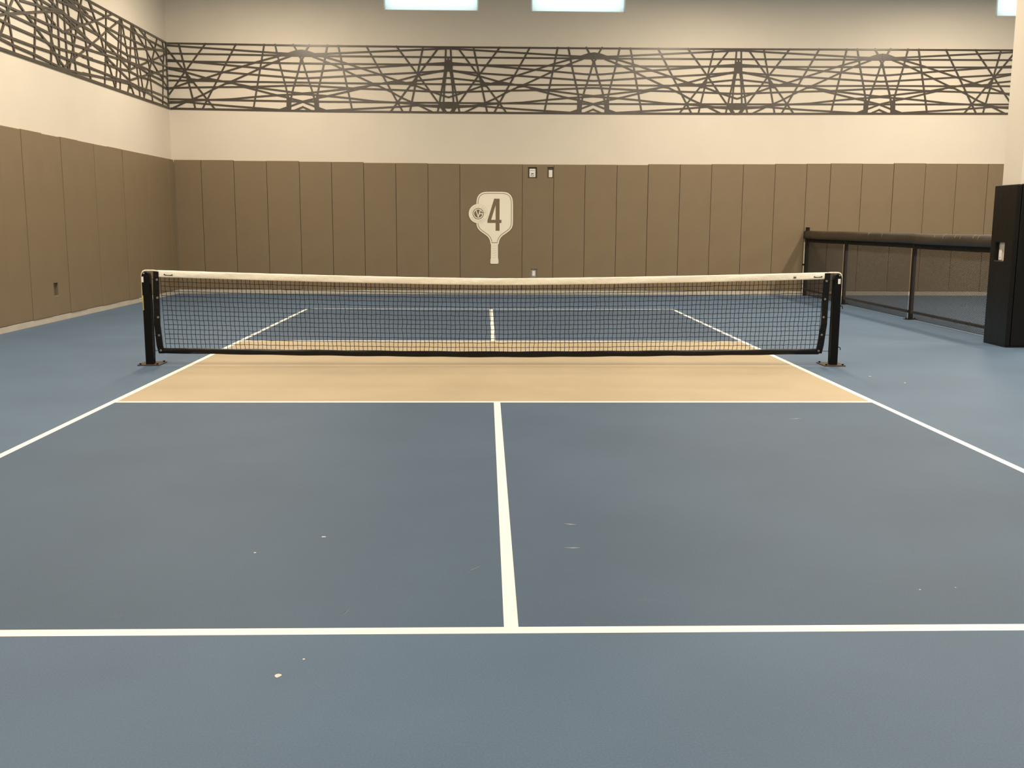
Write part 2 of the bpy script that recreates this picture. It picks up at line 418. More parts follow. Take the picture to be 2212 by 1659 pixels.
d = MB(); d.cells([4.372, 4.385, 4.512, 4.525], [0.358, 0.372, 0.530, 0.545], lambda i, j: False, lambda a, c, e: (WL + e, a, c), 0.001, 0.010)  # added dark sheet that paints shade into the left wall cutout
o = d.build('recess_shade_sheet', M['plastic_dark_and_shade'], loc=(WL, 4.448, 0.36))
tag(o, 'added dark sheet standing in for shade inside the small cutout low on the left wall', 'outlet')

# ------------------------------------------------------------------ lattice bands on the walls
TR = {"half":[[[-0.794,4.724],[-0.621,4.714],[0.63,4.651],[1.556,4.603],[1.993,4.589]],[[-0.795,4.561],[2.007,4.56]],[[-0.795,4.461],[-0.223,4.421],[0.587,4.363],[1.194,4.317],[1.829,4.266],[2.012,4.259]],[[-0.795,4.42],[2.009,4.418]],[[-0.795,4.439],[-0.374,4.431]],[[-0.796,4.33],[-0.605,4.302],[-0.205,4.271],[-0.089,4.263],[0.632,4.222],[1.195,4.187],[1.875,4.147],[2.014,4.142]],[[-0.796,4.313],[-0.605,4.292],[-0.196,4.215],[0.196,4.11],[0.625,4.036],[1.027,3.966],[1.709,3.889],[1.844,3.873],[2.019,3.857]],[[-0.797,4.178],[-0.712,4.17],[-0.205,4.12],[-0.107,4.091]],[[-0.792,3.814],[-0.624,3.867],[-0.41,3.937],[-0.161,4.026],[0.196,4.123],[0.543,4.236],[1.192,4.441],[1.512,4.53],[1.752,4.596],[1.868,4.627]],[[-0.797,4.06],[-0.089,4.061],[0.633,4.058],[2.016,4.062]],[[-0.798,3.909],[0.268,3.945],[0.884,3.96],[1.251,3.976],[1.699,3.997],[1.878,4.006],[2.017,4.01]],[[-0.51,3.521],[-0.241,3.649],[0.098,3.794],[0.313,3.908],[0.535,4.01],[0.696,4.076],[0.998,4.212],[1.212,4.312],[1.389,4.396],[1.611,4.483],[1.78,4.545],[1.912,4.614]],[[0.696,4.032],[0.857,3.969],[1.135,3.906],[1.414,3.839],[1.549,3.81],[1.711,3.78],[1.801,3.755],[2.013,3.704]],[[1.758,3.611],[2.013,3.707]],[[-0.799,3.71],[2.022,3.707]],[[-0.799,3.658],[-0.357,3.658],[-0.089,3.685],[0.179,3.704],[0.635,3.726],[1.083,3.776],[1.549,3.818],[2.019,3.848]],[[-0.8,3.62],[-0.625,3.629],[-0.196,3.658],[0.135,3.63],[0.636,3.596],[1.067,3.571],[1.525,3.544],[1.66,3.532]],[[-0.749,4.754],[-0.739,4.506],[-0.725,4.301],[-0.686,4.06],[-0.651,3.888],[-0.607,3.646],[-0.577,3.516]],[[-0.767,4.506],[-0.765,4.352],[-0.737,4.198],[-0.713,3.991],[-0.698,3.732],[-0.695,3.52]],[[-0.683,3.633],[-0.764,3.516]],[[-0.792,4.549],[-0.793,4.403]],[[-0.617,4.746],[0.332,3.523]],[[-0.313,4.753],[-0.044,3.52]],[[0.199,4.758],[-0.205,4.236],[-0.598,3.707],[-0.715,3.524]],[[0.773,4.759],[0.081,3.521]],[[1.305,4.763],[1.054,3.528]],[[1.507,4.765],[1.586,4.389],[1.68,4.01],[1.738,3.75],[1.746,3.533]],[[1.847,4.768],[1.935,4.623]],[[1.958,4.555],[1.999,4.495]],[[1.999,4.512],[1.944,4.305],[1.885,4.115],[1.825,3.933],[1.783,3.768],[1.758,3.62],[1.741,3.533]],[[1.831,3.529],[2.01,3.606]]],"polys":[[[1.547,4.611],[1.752,4.613],[1.894,4.661],[2.005,4.675],[2.007,4.548],[1.521,4.541],[1.529,4.577]],[[1.697,3.776],[1.792,3.777],[1.777,3.524],[1.688,3.524]],[[1.543,3.553],[1.713,3.613],[1.724,3.515],[1.436,3.513]],[[-0.196,4.176],[-0.103,4.106],[0.071,4.088],[0.196,4.119],[0.374,4.067],[0.375,4.041],[0.214,4.046],[-0.036,4.04],[-0.089,4.009],[-0.161,4.03],[-0.183,4.082]],[[0.535,4.066],[0.696,4.076],[0.785,4.068],[0.669,4.015],[0.535,4.001]],[[-0.799,3.731],[-0.607,3.728],[-0.589,3.707],[-0.598,3.646],[-0.799,3.645]],[[-0.795,4.48],[-0.711,4.472],[-0.711,4.404],[-0.716,4.301],[-0.796,4.292]]],"left":[[[3.4,3.961],[3.622,4.017],[4.104,4.122],[4.728,4.262],[5.198,4.355],[5.439,4.369],[5.873,4.318],[6.013,4.322],[6.48,4.306]],[[4.003,4.261],[4.45,4.296],[4.737,4.319],[5.145,4.362],[5.313,4.396],[5.476,4.369]],[[3.423,4.108],[3.637,4.107],[3.918,4.105],[4.119,4.118]],[[3.411,4.033],[3.609,4.021],[4.373,4.01],[4.945,3.995],[5.435,3.993],[5.682,3.982],[6.436,4.022]],[[4.26,4.112],[4.824,4.111],[5.198,4.127],[5.341,4.101],[5.518,4.155],[5.864,4.264],[6.505,4.46]],[[5.341,4.101],[5.456,4.122],[5.803,4.124],[6.397,4.126],[6.453,4.131]],[[3.39,3.898],[3.674,3.881],[4.384,3.875],[4.733,3.865],[4.886,3.849],[5.153,3.842],[5.684,3.869],[5.902,3.874],[6.415,3.892]],[[3.362,3.724],[3.694,3.727],[4.361,3.733],[4.941,3.75],[5.191,3.739],[5.489,3.734],[5.742,3.742],[6.392,3.746]],[[3.353,3.668],[3.71,3.645],[4.345,3.627],[4.882,3.597],[5.166,3.581],[5.504,3.586],[6.374,3.632]],[[5.186,4.507],[5.652,4.523],[6.004,4.518],[6.514,4.517]],[[5.685,4.611],[5.92,4.615],[6.139,4.606],[6.53,4.618]],[[3.605,4.178],[3.624,4.027],[3.694,3.727],[3.74,3.551]],[[3.786,4.216],[3.642,4.05],[3.391,3.726],[3.355,3.681]],[[3.894,4.238],[4.107,4.135],[4.405,4.009],[4.67,3.897],[4.883,3.827],[4.962,3.768],[5.146,3.681],[5.301,3.616]],[[4.501,4.306],[4.421,4.005],[4.315,3.539]],[[4.443,4.353],[4.584,4.306],[4.777,4.254],[5.093,4.151]],[[4.665,4.399],[4.687,4.327],[4.776,4.247],[4.894,4.007],[4.96,3.868],[5.031,3.757],[5.148,3.579]],[[5.057,4.48],[4.98,4.166],[4.93,3.956],[4.856,3.543]],[[5.214,4.513],[5.196,4.344],[5.187,4.001],[5.168,3.706],[5.144,3.556]],[[5.422,4.556],[5.429,4.368],[5.432,3.97],[5.443,3.562]],[[5.547,4.583],[5.606,4.35],[5.673,4.048],[5.703,3.865],[5.752,3.553]],[[6.114,4.701],[5.999,4.487],[5.886,4.275],[5.721,3.981],[5.565,3.73],[5.483,3.576]],[[5.299,3.601],[5.732,3.801],[6.211,4.016],[6.451,4.119]],[[5.626,4.599],[5.87,4.552]],[[6.042,4.503],[6.12,4.357],[6.187,4.129],[6.235,3.903],[6.306,3.551]],[[6.43,4.743],[6.536,4.655]],[[6.096,4.59],[6.335,4.537]],[[6.119,4.48],[6.492,4.379]],[[5.674,4.296],[6.155,4.186],[6.398,4.134]],[[6.533,4.651],[7.124,4.651],[7.678,4.665],[8.265,4.654],[8.734,4.645],[9.646,4.653],[10.119,4.654]],[[6.149,4.521],[6.583,4.496],[7.125,4.485],[7.592,4.483],[8.06,4.496],[8.426,4.499],[8.939,4.502],[9.381,4.522],[10.15,4.614]],[[7.145,4.442],[7.689,4.373],[8.033,4.331],[8.535,4.394],[9.452,4.533],[10.152,4.625]],[[6.119,4.328],[6.754,4.297],[7.088,4.251],[7.665,4.221],[8.043,4.202],[8.575,4.245],[9.242,4.295],[10.22,4.342]],[[6.087,4.126],[6.451,4.129],[6.96,4.116],[7.594,4.131],[8.057,4.103],[8.554,4.117],[9.214,4.118],[10.187,4.133]],[[6.066,3.997],[6.309,4.01],[6.975,4.043],[7.527,4.072],[8.057,4.103]],[[6.046,3.869],[6.979,3.901],[7.502,3.911],[8.033,3.948],[8.621,3.928],[9.223,3.957],[10.172,3.915]],[[8.116,4.092],[8.613,4.084],[9.134,4.042],[9.911,4.039],[10.177,3.95]],[[6.026,3.74],[6.955,3.745],[7.475,3.74],[8.004,3.762],[8.559,3.742],[9.191,3.758],[10.185,3.757]],[[6.007,3.621],[6.944,3.677],[7.47,3.71],[8.06,3.739],[8.489,3.702],[8.946,3.706],[10.165,3.629]],[[6.122,4.346],[6.633,4.497],[7.125,4.656],[7.44,4.76]],[[6.058,3.942],[6.477,4.138],[6.833,4.301],[7.146,4.451],[7.743,4.717]],[[8.05,3.961],[8.553,4.106],[9.242,4.295],[10.14,4.55]],[[8.069,3.796],[8.621,3.928],[9.205,4.063],[10.133,4.267]],[[7.127,4.751],[7.009,4.086],[6.885,3.555]],[[6.528,4.623],[6.703,4.454],[6.85,4.248],[6.954,4.077]],[[7.746,4.737],[7.633,4.383],[7.467,3.867],[7.362,3.559]],[[7.819,4.741],[7.704,4.198],[7.576,3.566]],[[7.832,4.733],[7.934,4.455],[8.057,4.103],[8.064,3.953],[8.078,3.66]],[[8.296,4.751],[8.175,4.274],[8.11,3.959]],[[8.31,4.743],[8.409,4.393],[8.514,3.861],[8.563,3.564]],[[8.368,4.723],[8.502,4.388],[8.637,4.035],[8.792,3.57]],[[8.4,4.729],[8.937,4.491],[9.31,4.294],[9.639,4.157],[9.916,4.074]],[[8.717,4.746],[9.033,4.677],[9.488,4.539],[9.963,4.371]],[[9.012,4.757],[9.034,4.476],[9.151,4.152],[9.248,3.569]],[[9.681,4.757],[9.482,4.506],[9.144,4.108],[9.006,3.874],[8.76,3.577]],[[9.987,4.754],[10.07,4.578],[9.977,4.34],[9.837,3.569]],[[7.019,3.983],[7.161,3.861],[7.364,3.569]],[[7.049,4.007],[7.447,3.923],[8.01,3.803]],[[7.085,4.232],[7.534,4.112],[8.04,3.99]],[[6.117,4.319],[6.17,4.203],[6.266,3.739],[6.31,3.554]],[[6.548,4.113],[6.873,4.064]],[[8.026,3.714],[7.927,3.559]],[[8.117,3.716],[8.25,3.578]],[[6.142,4.475],[6.754,4.297]]]}
def clip(poly, a, b_, c):
    """keep a*x + b*y <= c"""
    out = []
    for i in range(len(poly)):
        p, q = poly[i], poly[(i + 1) % len(poly)]
        dp, dq = a * p[0] + b_ * p[1] - c, a * q[0] + b_ * q[1] - c
        if dp <= 0: out.append(p)
        if dp * dq < 0:
            t = dp / (dp - dq); out.append((p[0] + t * (q[0] - p[0]), p[1] + t * (q[1] - p[1])))
    return out
def ribbon_quads(pts, wd):
    qs = []
    for p, q in zip(pts[:-1], pts[1:]):
        dx, dy = q[0] - p[0], q[1] - p[1]; l = math.hypot(dx, dy)
        if l < 1e-5: continue
        ex, ey = dx / l * wd * 0.22, dy / l * wd * 0.22
        nx, ny = -dy / l * wd / 2, dx / l * wd / 2
        qs.append([(p[0] - ex + nx, p[1] - ey + ny), (p[0] - ex - nx, p[1] - ey - ny), (q[0] + ex - nx, q[1] + ey - ny), (q[0] + ex + nx, q[1] + ey + ny)])
    return qs
def lattice(quads, x0, x1, z0, z1, to3, th):
    b = MB()
    for i, qd in enumerate(quads):
        for a, c, e in ((-1, 0, -x0), (1, 0, x1), (0, -1, -z0), (0, 1, z1)):
            if len(qd) >= 3: qd = clip(qd, a, c, e)
        if len(qd) < 3: continue
        b.prism(qd, to3, 0.0005, th - (i % 701) * 0.000006)
    return b
RW = 0.033
AX = 2.003; HALF = 2.816; TB = 2.003 - 2.796
quads = []
for k in range(-2, 4):
    ax = AX + 2 * HALF * k
    for mir in (0, 1):
        f = (lambda x: ax + (x - 2.003) * HALF / 2.796) if not mir else (lambda x: ax - (x - 2.003) * HALF / 2.796)
        if ax + (HALF if mir else 0) < WL or ax - (0 if mir else HALF) > 13.6: continue
        for ln in TR['half']:
            quads += ribbon_quads([(f(x), z) for x, z in ln], RW)
        for pl in TR['polys']:
            quads.append([(f(x), z) for x, z in pl])
def bz(x, lo):
    P = [(-6.2, 4.786, 3.545), (-3.6, 4.765, 3.518), (-.8, 4.760, 3.508), (2, 4.763, 3.513), (4.8, 4.772, 3.525), (7.6, 4.787, 3.548), (11.2, 4.802, 3.572)]
    return float(np.interp(x, [q[0] for q in P], [q[1 + lo] for q in P]))
# follow the frame: shift the pattern by the local offset of the frame
def follow(q):
    out = []
    for x, z in q:
        t = (z - 3.513) / 1.25
        out.append((x, z + (1 - t) * (bz(x, 1) - 3.512) + t * (bz(x, 0) - 4.762)))
    return out
quads = [follow(q) for q in quads]
for lo in (0, 1):
    for i in range(28):
        xa = -6.2 + i * 0.725; xb = xa + 0.725; h = 0.030 if lo == 0 else 0.036
        s_ = -1 if lo == 0 else 1
        quads.append([(xa, bz(xa, lo) - .003 * s_), (xb, bz(xb, lo) - .003 * s_), (xb, bz(xb, lo) + s_ * h), (xa, bz(xa, lo) + s_ * h)])
b = lattice(quads, WL + 0.022, 13.6, 3.50, 4.81, lambda a, c, dd: (a, WB - dd, c), 0.012)
o = b.build('wall_lattice', M['lattice'], loc=(2.5, WB, 3.5))
tag(o, 'dark brown lattice band of crossing strips along the back wall', 'wall decoration', 'lattice bands around the hall')
quads = []
for ln in TR['left']:
    ln = [tuple(q) for q in ln]
    (ya, za), (yb, zb) = ln[0], ln[1]
    L_ = math.hypot(ya - yb, za - zb)
    # strips that run out of the photograph go on to the frame of the band
    vsc = (za - zb) / L_
    if ya < 3.9 and za < 4.3 and ya < yb: ln = [(ya + (ya - yb) / L_ * 2.4, za + (za - zb) / L_ * 2.4)] + ln
    elif za > 4.06 and ya < 6.9 and vsc > 0.03: ln = [(ya + (ya - yb) / L_ * 1.6, za + (za - zb) / L_ * 1.6)] + ln
    quads += ribbon_quads(ln, 0.031)
quads.append([(10.17, 3.55), (10.232, 3.55), (10.232, 4.79), (10.17, 4.79)])
lbz = lambda y: 3.512 + (y - 1.0) * 0.0042
ltz = lambda y: 4.735 + (y - 1.0) * 0.0062
for i in range(20):
    ya = 1.2 + i * 0.4516; yb = ya + 0.4516
    quads.append([(ya, lbz(ya)), (yb, lbz(yb)), (yb, lbz(yb) + .04), (ya, lbz(ya) + .04)])
    quads.append([(ya, ltz(ya) - .034), (yb, ltz(yb) - .034), (yb, ltz(yb)), (ya, ltz(ya))])
quads = [clip(clip(q, 0.0042, -1, 0.0042 - 3.512 + 0.0), -0.0062, 1, 4.735 - 0.0062) for q in quads]
b = lattice([q for q in quads if len(q) > 2], 1.2, 10.232, 3.50, 4.81, lambda a, c, dd: (WL + dd, a, c), 0.020)
o = b.build('wall_lattice', M['lattice'], loc=(WL, 6, 3.5))
tag(o, 'dark brown lattice band of crossing strips on the left wall', 'wall decoration', 'lattice bands around the hall')

# ------------------------------------------------------------------ paddle sign on the wide pad
SY = WB - 0.0532
sign = thing('paddle_sign', (0.085, SY, 0.607), 'white paddle-shaped court sign with the number 4 and a ball badge', 'court sign')
s3 = lambda a, c, d: (a, SY - d, c)
def smooth_poly(pts, it=2):
    for _ in range(it):
        out = []
        for i in range(len(pts)):
            p, q = pts[i], pts[(i + 1) % len(pts)]
            out += [(p[0] * .75 + q[0] * .25, p[1] * .75 + q[1] * .25), (p[0] * .25 + q[0] * .75, p[1] * .25 + q[1] * .75)]
        pts = out
    return pts
cx = 0.086
RH = [(0.0, 2.013), (0.19, 2.013), (0.268, 1.992), (0.330, 1.934), (0.361, 1.842), (0.362, 1.60), (0.362, 1.402), (0.350, 1.330), (0.308, 1.265), (0.218, 1.201), (0.138, 1.146), (0.094, 1.077), (0.081, 1.000)]
def inset(half, d):
    out = []
    n = len(half)
    for i, (x, z) in enumerate(half):
        p = half[max(i - 1, 0)]; q = half[min(i + 1, n - 1)]
        tx, tz = q[0] - p[0], q[1] - p[1]; l = math.hypot(tx, tz)
        nx, nz = tz / l, -tx / l          # inward (towards the axis / centre)
        out.append((x + nx * d, z + nz * d))
    return out
def chaikin_open(pts, it=2):
    for _ in range(it):
        out = [pts[0]]
        for p, q in zip(pts[:-1], pts[1:]):
            out += [(p[0] * .75 + q[0] * .25, p[1] * .75 + q[1] * .25), (p[0] * .25 + q[0] * .75, p[1] * .25 + q[1] * .75)]
        out.append(pts[-1]); pts = out
    return pts
def sym(half): return [(cx + x, z) for x, z in half] + [(cx - x, z) for x, z in half[::-1] if x > 1e-6]
RHs = chaikin_open(RH)
outer = sym(RHs + [(0.066, 0.985), (0.066, 0.985)])
b = MB(); b.prism(outer, s3, 0.0, 0.0012); b.build('outline', M['vinyl_white'], sign)
IN1 = [q for q in inset(RHs, 0.027)]; IN1[0] = (0.0, 2.013 - .027); IN1 = [q for q in IN1 if q[1] > 1.020] + [(0.060, 1.016)]
IN2 = [q for q in inset(RHs, 0.038)]; IN2[0] = (0.0, 2.013 - .038); IN2 = [q for q in IN2 if q[1] > 1.036] + [(0.053, 1.028)]
b = MB(); b.prism(sym(IN1), s3, 0.0005, 0.0018); b.build('inner_line', M['sign_brown'], sign)['label'] = 'thin brown line inside the paddle edge'
b = MB(); b.prism(sym(IN2), s3, 0.0008, 0.0024); b.build('face', M['vinyl_white'], sign)
hd = [(cx - .072, 0.990), (cx - .0745, 0.71), (cx - .082, .70), (cx - .084, .627), (cx - .076, .609), (cx - .06, .607), (cx + .06, .607), (cx + .072, .611), (cx + .078, .632), (cx + .076, .70), (cx + .068, .711), (cx + .066, .99)]
b = MB(); b.prism(hd, s3, 0.0, 0.0016); ho = b.build('handle', M['vinyl_white'], sign)
b = MB()
for k in range(6):
    zz = 0.728 + k * 0.0455
    q0 = [(cx - .044, zz - .004), (cx, zz + .001), (cx + .042, zz + .014)]
    b = MB(); b.prism([(p[0], p[1] - .0022) for p in q0] + [(p[0], p[1] + .0028) for p in q0[::-1]], s3, 0.001, 0.0022)
    b.build('grip_line', M['sign_tan'], ho)['label'] = 'thin tan wrap line on the handle'
num = MB()
for k, q in enumerate(([(0.105, 1.256), (0.183, 1.256), (0.183, 1.880), (0.105, 1.880 - .0)], [(-0.056, 1.408), (0.106, 1.408), (0.106, 1.470), (-0.056, 1.470)], [(0.182, 1.408), (0.220, 1.408), (0.220, 1.470), (0.182, 1.470)],
          [(-0.056, 1.455), (0.012, 1.455), (0.109, 1.768), (0.109, 1.880), (0.076, 1.880)])):
    num.prism(q, s3, 0.001, 0.0032 + 0.00008 * k)
num.build('number', M['sign_brown'], sign)['label'] = 'brown numeral 4'
bc = (-0.238, 1.588)
circ = lambda r, n=64, c=bc: [(c[0] + r * math.cos(6.28318 * i / n), c[1] + r * math.sin(6.28318 * i / n)) for i in range(n)]
b = MB(); b.prism(circ(0.189), s3, 0.0008, 0.0030); b.build('badge_rim', M['sign_tan'], sign)['label'] = 'thin tan rim of the ball badge'
b = MB(); b.prism(circ(0.185), s3, 0.001, 0.0034); bo = b.build('badge', M['vinyl_white'], sign)
b = MB(); b.prism(circ(0.110), s3, 0.002, 0.0040); b.build('badge_centre', M['sign_brown'], bo)['label'] = 'dark brown badge centre'
# monogram: ring with a gap, V and bar of the G
mono = MB()
def arc(a0, a1, r, wd, n=40):
    pt = [(bc[0] + r * math.cos(math.radians(a0 + (a1 - a0) * i / n)), bc[1] + r * math.sin(math.radians(a0 + (a1 - a0) * i / n))) for i in range(n + 1)]
    for k, qd in enumerate(ribbon_quads(pt, wd)): mono.prism(qd, s3, 0.003, 0.0046 + 0.00001 * k)
arc(20, 358, 0.088, 0.016)
U = lambda x, y: (bc[0] + x, bc[1] + y)
for k, pt in enumerate(([U(-.046, .070), U(.003, -.068)], [U(.042, .070), U(-.001, -.068)], [U(.022, 0.0), U(.094, 0.0)])):
    for qd in ribbon_quads(pt, 0.017): mono.prism(qd, s3, 0.003, 0.0053 + 0.0001 * k)
mono.build('monogram', M['vinyl_white'], bo)
# lettering around the badge
def glyph(ch, size):
    cu = bpy.data.curves.new('glyph', 'FONT'); cu.body = ch; cu.size = size; cu.align_x = 'CENTER'
    cu.extrude = 0.0; cu.resolution_u = 3; cu.offset = -0.0006
    ob = bpy.data.objects.new('glyph', cu); COL.objects.link(ob)
    dg = bpy.context.evaluated_depsgraph_get()
    me = bpy.data.meshes.new_from_object(ob.evaluated_get(dg))
    vs = [(v.co.x, v.co.y) for v in me.vertices]; fs = [tuple(pl.vertices) for pl in me.polygons]
    bpy.data.objects.remove(ob); bpy.data.curves.remove(cu); bpy.data.meshes.remove(me)
    return vs, fs
def arc_text(txt, a0, a1, r, size, inward):
    b = MB()
    for i, ch in enumerate(txt):
        if ch == ' ': continue
        a = math.radians(a0 + (a1 - a0) * i / (len(txt) - 1))
        vs, fs = glyph(ch, size)
        rot = a - math.pi / 2 if not inward else a + math.pi / 2
        pts = []
        for x, y in vs:
            px = x * math.cos(rot) - y * math.sin(rot); py = x * math.sin(rot) + y * math.cos(rot)
            pts.append((bc[0] + r * math.cos(a) + px, SY - 0.0045, bc[1] + r * math.sin(a) + py))
        b.add(pts, fs)
    return b
st_ = (172 - 4) / 13
t = arc_text('VALENCIA', 172, 172 - 7 * st_, 0.126, 0.052, False).build('lettering', M['sign_tan'], bo, fix=False); t['label'] = 'tan lettering over the upper left of the badge'
t = arc_text('GRAND', 4 + 4 * st_, 4, 0.126, 0.052, False).build('lettering', M['sign_tan'], bo, fix=False); t['label'] = 'tan lettering over the upper right of the badge'
t = arc_text('PICKLEBALL', 215, 322, 0.165, 0.052, True).build('lettering', M['sign_tan'], bo, fix=False); t['label'] = 'tan lettering under the badge centre'

# ------------------------------------------------------------------ net posts
def hexa(b, x, y, z, r=0.011, h=0.011):
    b.tube([(x, y, z), (x, y, z + h)], r, 6)
def net_post(sx, label):
    X = sx * 3.408
    t = thing('net_post', (X, 0.0, 0.0), label, 'net post', 'posts of the court net')
    hw = 0.0375
    b = MB(); b.box(X - hw, X + hw, -hw, hw, 0.012, 0.885); b.build('upright', M['black'], t, bevel=0.004, seg=2)
    # rounded cap with the cable wheel
    b = MB()
    prof = [(X - hw + 0.002, 0.885)] + [(X + (hw - 0.002) * math.cos(a), 0.885 + 0.034 * math.sin(a)) for a in [math.pi - i * math.pi / 12 for i in range(13)]] + [(X + hw - 0.002, 0.885)]
    b.prism(prof[1:-1], lambda a, c, d: (a, d, c), -hw + 0.002, hw - 0.002)
    cp = b.build('cap', M['black'], t, bevel=0.003)
    b = MB(); b.tube([(X + sx * 0.012, -hw - 0.004, 0.905), (X + sx * 0.012, -hw + 0.004, 0.905)], 0.007, 10); b.build('bolt', M['grommet'], cp)
    b = MB(); b.box(X - 0.107, X + 0.107, -0.080, 0.175, 0.0, 0.012); pl = b.build('base_plate', M['plate'], t, bevel=0.002)
    for px, py in ((-.083, -.058), (.083, -.058), (-.083, .150), (.083, .150)):
        b = MB(); hexa(b, X + px, py, 0.012); b.build('bolt', M['black'], pl)
    b = MB(); b.box(X + sx * 0.010 - .0125, X + sx * 0.010 + .0125, -hw - 0.0015, -hw, 0.822, 0.872) if sx > 0 else b.box(X - hw + 0.001, X - hw + 0.020, -hw - 0.0015, -hw, 0.818, 0.873)
    b.build('label', M['plastic'], t)['label'] = 'small white sticker'
    if sx < 0:
        b = MB(); b.box(X - hw + 0.002, X - hw + 0.010, -hw - 0.0015, -hw, 0.545, 0.690); b.build('strip', M['yellow'], t)['label'] = 'narrow yellow label strip'
        b = MB(); b.tube([(X - hw, 0, 0.655), (X - hw - 0.030, 0, 0.657), (X - hw - 0.042, 0, 0.660)], [0.007, 0.006, 0.004], 10); b.build('crank_pin', M['grommet'], t)
    else:
        for z in (0.565, 0.150):
            b = MB(); b.box(X + hw, X + hw + 0.007, -0.010, 0.010, z - 0.03, z + 0.028)
            b.tube([(X + hw + 0.004, 0, z)] + [(X + hw + 0.0185 + 0.0135 * math.cos(a), 0, z + 0.022 + 0.014 * math.sin(a)) for a in [math.pi - i * math.pi / 8 for i in range(9)]] + [(X + hw + 0.033, 0, z + 0.006)], 0.0042, 8)
            b.build('hook', M['black'], t)
    # lacing rod on the inner side
    xi = X - sx * (hw + 0.010)
    b = MB(); b.tube([(xi + sx * .006, -0.012, 0.80 if sx < 0 else 0.86), (xi - sx * .002, -0.012, 0.6), (xi - sx * .003, -0.012, 0.33), (xi - sx * 0.004, -0.012, 0.15), (xi, -0.012, 0.07), (xi + sx * 0.016, -0.012, 0.016)], 0.004, 6)
    b.build('lacing_rod', M['black'], t)
    return t
POST = {}
POST[-1] = net_post(-1, 'black square net post at the left end of the net with yellow strip')
POST[1] = net_post(1, 'black square net post at the right end of the net with two hooks')

# ------------------------------------------------------------------ the net
net = thing('court_net', (0, 0, 0.08), 'black mesh pickleball net with white headband stretched between two posts', 'net')
pw = lambda x: abs(x / 3.3) ** 1.45
top = lambda x: 0.866 + 0.069 * pw(x)
hb_lo = lambda x: top(x) - 0.068
bb_hi = lambda x: 0.139 + 0.034 * pw(x)
bb_lo = lambda x: 0.079 + 0.036 * pw(x)
XE = 3.302
# white headband, slightly rumpled sleeve
b = MB(); n = 264; ring = 12
rumple = [[0.0016 * random.uniform(-1, 1) for _ in range(ring)] for _ in range(n + 1)]
for i in range(n + 1):
    x = -XE + 2 * XE * i / n
    t0, l0 = top(x), hb_lo(x)
    for j in range(ring):
        a = 2 * math.pi * j / ring
        cy = 0.0085 * math.copysign(abs(math.cos(a)) ** 0.6, math.cos(a)); cz = math.copysign(abs(math.sin(a)) ** 0.7, math.sin(a))
        b.v.append((x, cy + rumple[i][j] + 0.0018 * math.sin(x * 7 + j), (t0 + l0) / 2 + cz * (t0 - l0) / 2 + 0.0005 * math.sin(x * 23 + j * 1.7)))
for i in range(n):
    for j in range(ring):
        b.f.append((i * ring + j, i * ring + (j + 1) % ring, (i + 1) * ring + (j + 1) % ring, (i + 1) * ring + j)); b.mi.append(0)
b.f.append(tuple(range(ring))); b.f.append(tuple(n * ring + j for j in range(ring))); b.mi += [0, 0]
hb = b.build('headband', M['headband'], net, smooth=True)
for x0, x1 in ((-3.232, -3.150), (3.172, 3.252)):
    b = MB(); za, zb = top(x0) - 0.042, top(x1) - 0.042
    b.tube([(x0, -0.013, za + 0.003), (x0 + .012, -0.0145, za - 0.003), ((x0 + x1) / 2, -0.015, (za + zb) / 2 - 0.004), (x1 - .012, -0.0145, zb - 0.003), (x1, -0.013, zb + 0.002)], [0.0065, 0.004, 0.0028, 0.004, 0.0065], 8)
    b.build('toggle', M['black'], hb)['label'] = 'black elastic toggle'
b = MB(); b.box(2.967, 2.992, -0.0145, -0.0115, top(2.98) - 0.052, top(2.98) - 0.034); b.build('tag', M['plastic_dark_and_shade'], hb)['label'] = 'tiny dark printed tag'
# mesh of knotted squares
b = MB(); NV = 150; NR = 15; rad = 0.0027
def npos(i, r):
    u = i / NV; x = -3.275 + 6.55 * u
    t = r / NR
    z = (bb_hi(x) - 0.006) * (1 - t) + (hb_lo(x) + 0.006) * t
    return Vector((x * (1 - 0.008 * (1 - t) * abs(x / 3.3)), 0, z))
rnd = random.Random(3)
grid = {}
for i in range(NV + 1):
    for r in range(NR + 1):
        q = npos(i, r)
        if 0 < i < NV: q.x += rnd.uniform(-.0028, .0028) + 0.0015 * math.sin(r * 1.3 + i * 0.2)
        if 0 < r < NR: q.z += rnd.uniform(-.0022, .0022)
        grid[i, r] = q
mid = lambda p, q, dx, dz: (p + q) / 2 + Vector((dx, 0, dz))
for i in range(NV + 1):
    pts = []
    for r in range(NR):
        pts += [grid[i, r], mid(grid[i, r], grid[i, r + 1], rnd.uniform(-.0022, .0022), 0)]
    pts.append(grid[i, NR]); b.tube(pts, rad, 4, cap=False)
for r in range(0, NR):
    pts = []
    for i in range(NV):
        pts += [grid[i, r], mid(grid[i, r], grid[i + 1, r], 0, rnd.uniform(-.001, .0005))]
    pts.append(grid[NV, r]); b.tube(pts, rad, 4, cap=False)
for (i, r), q in grid.items():
    k = 0.0042
    b.add([q + Vector(d_) for d_ in ((k, 0, 0), (-k, 0, 0), (0, k, 0), (0, -k, 0), (0, 0, k), (0, 0, -k))], [(0, 2, 4), (2, 1, 4), (1, 3, 4), (3, 0, 4), (2, 0, 5), (1, 2, 5), (3, 1, 5), (0, 3, 5)])
b.build('mesh', M['twine'], net, fix=False)
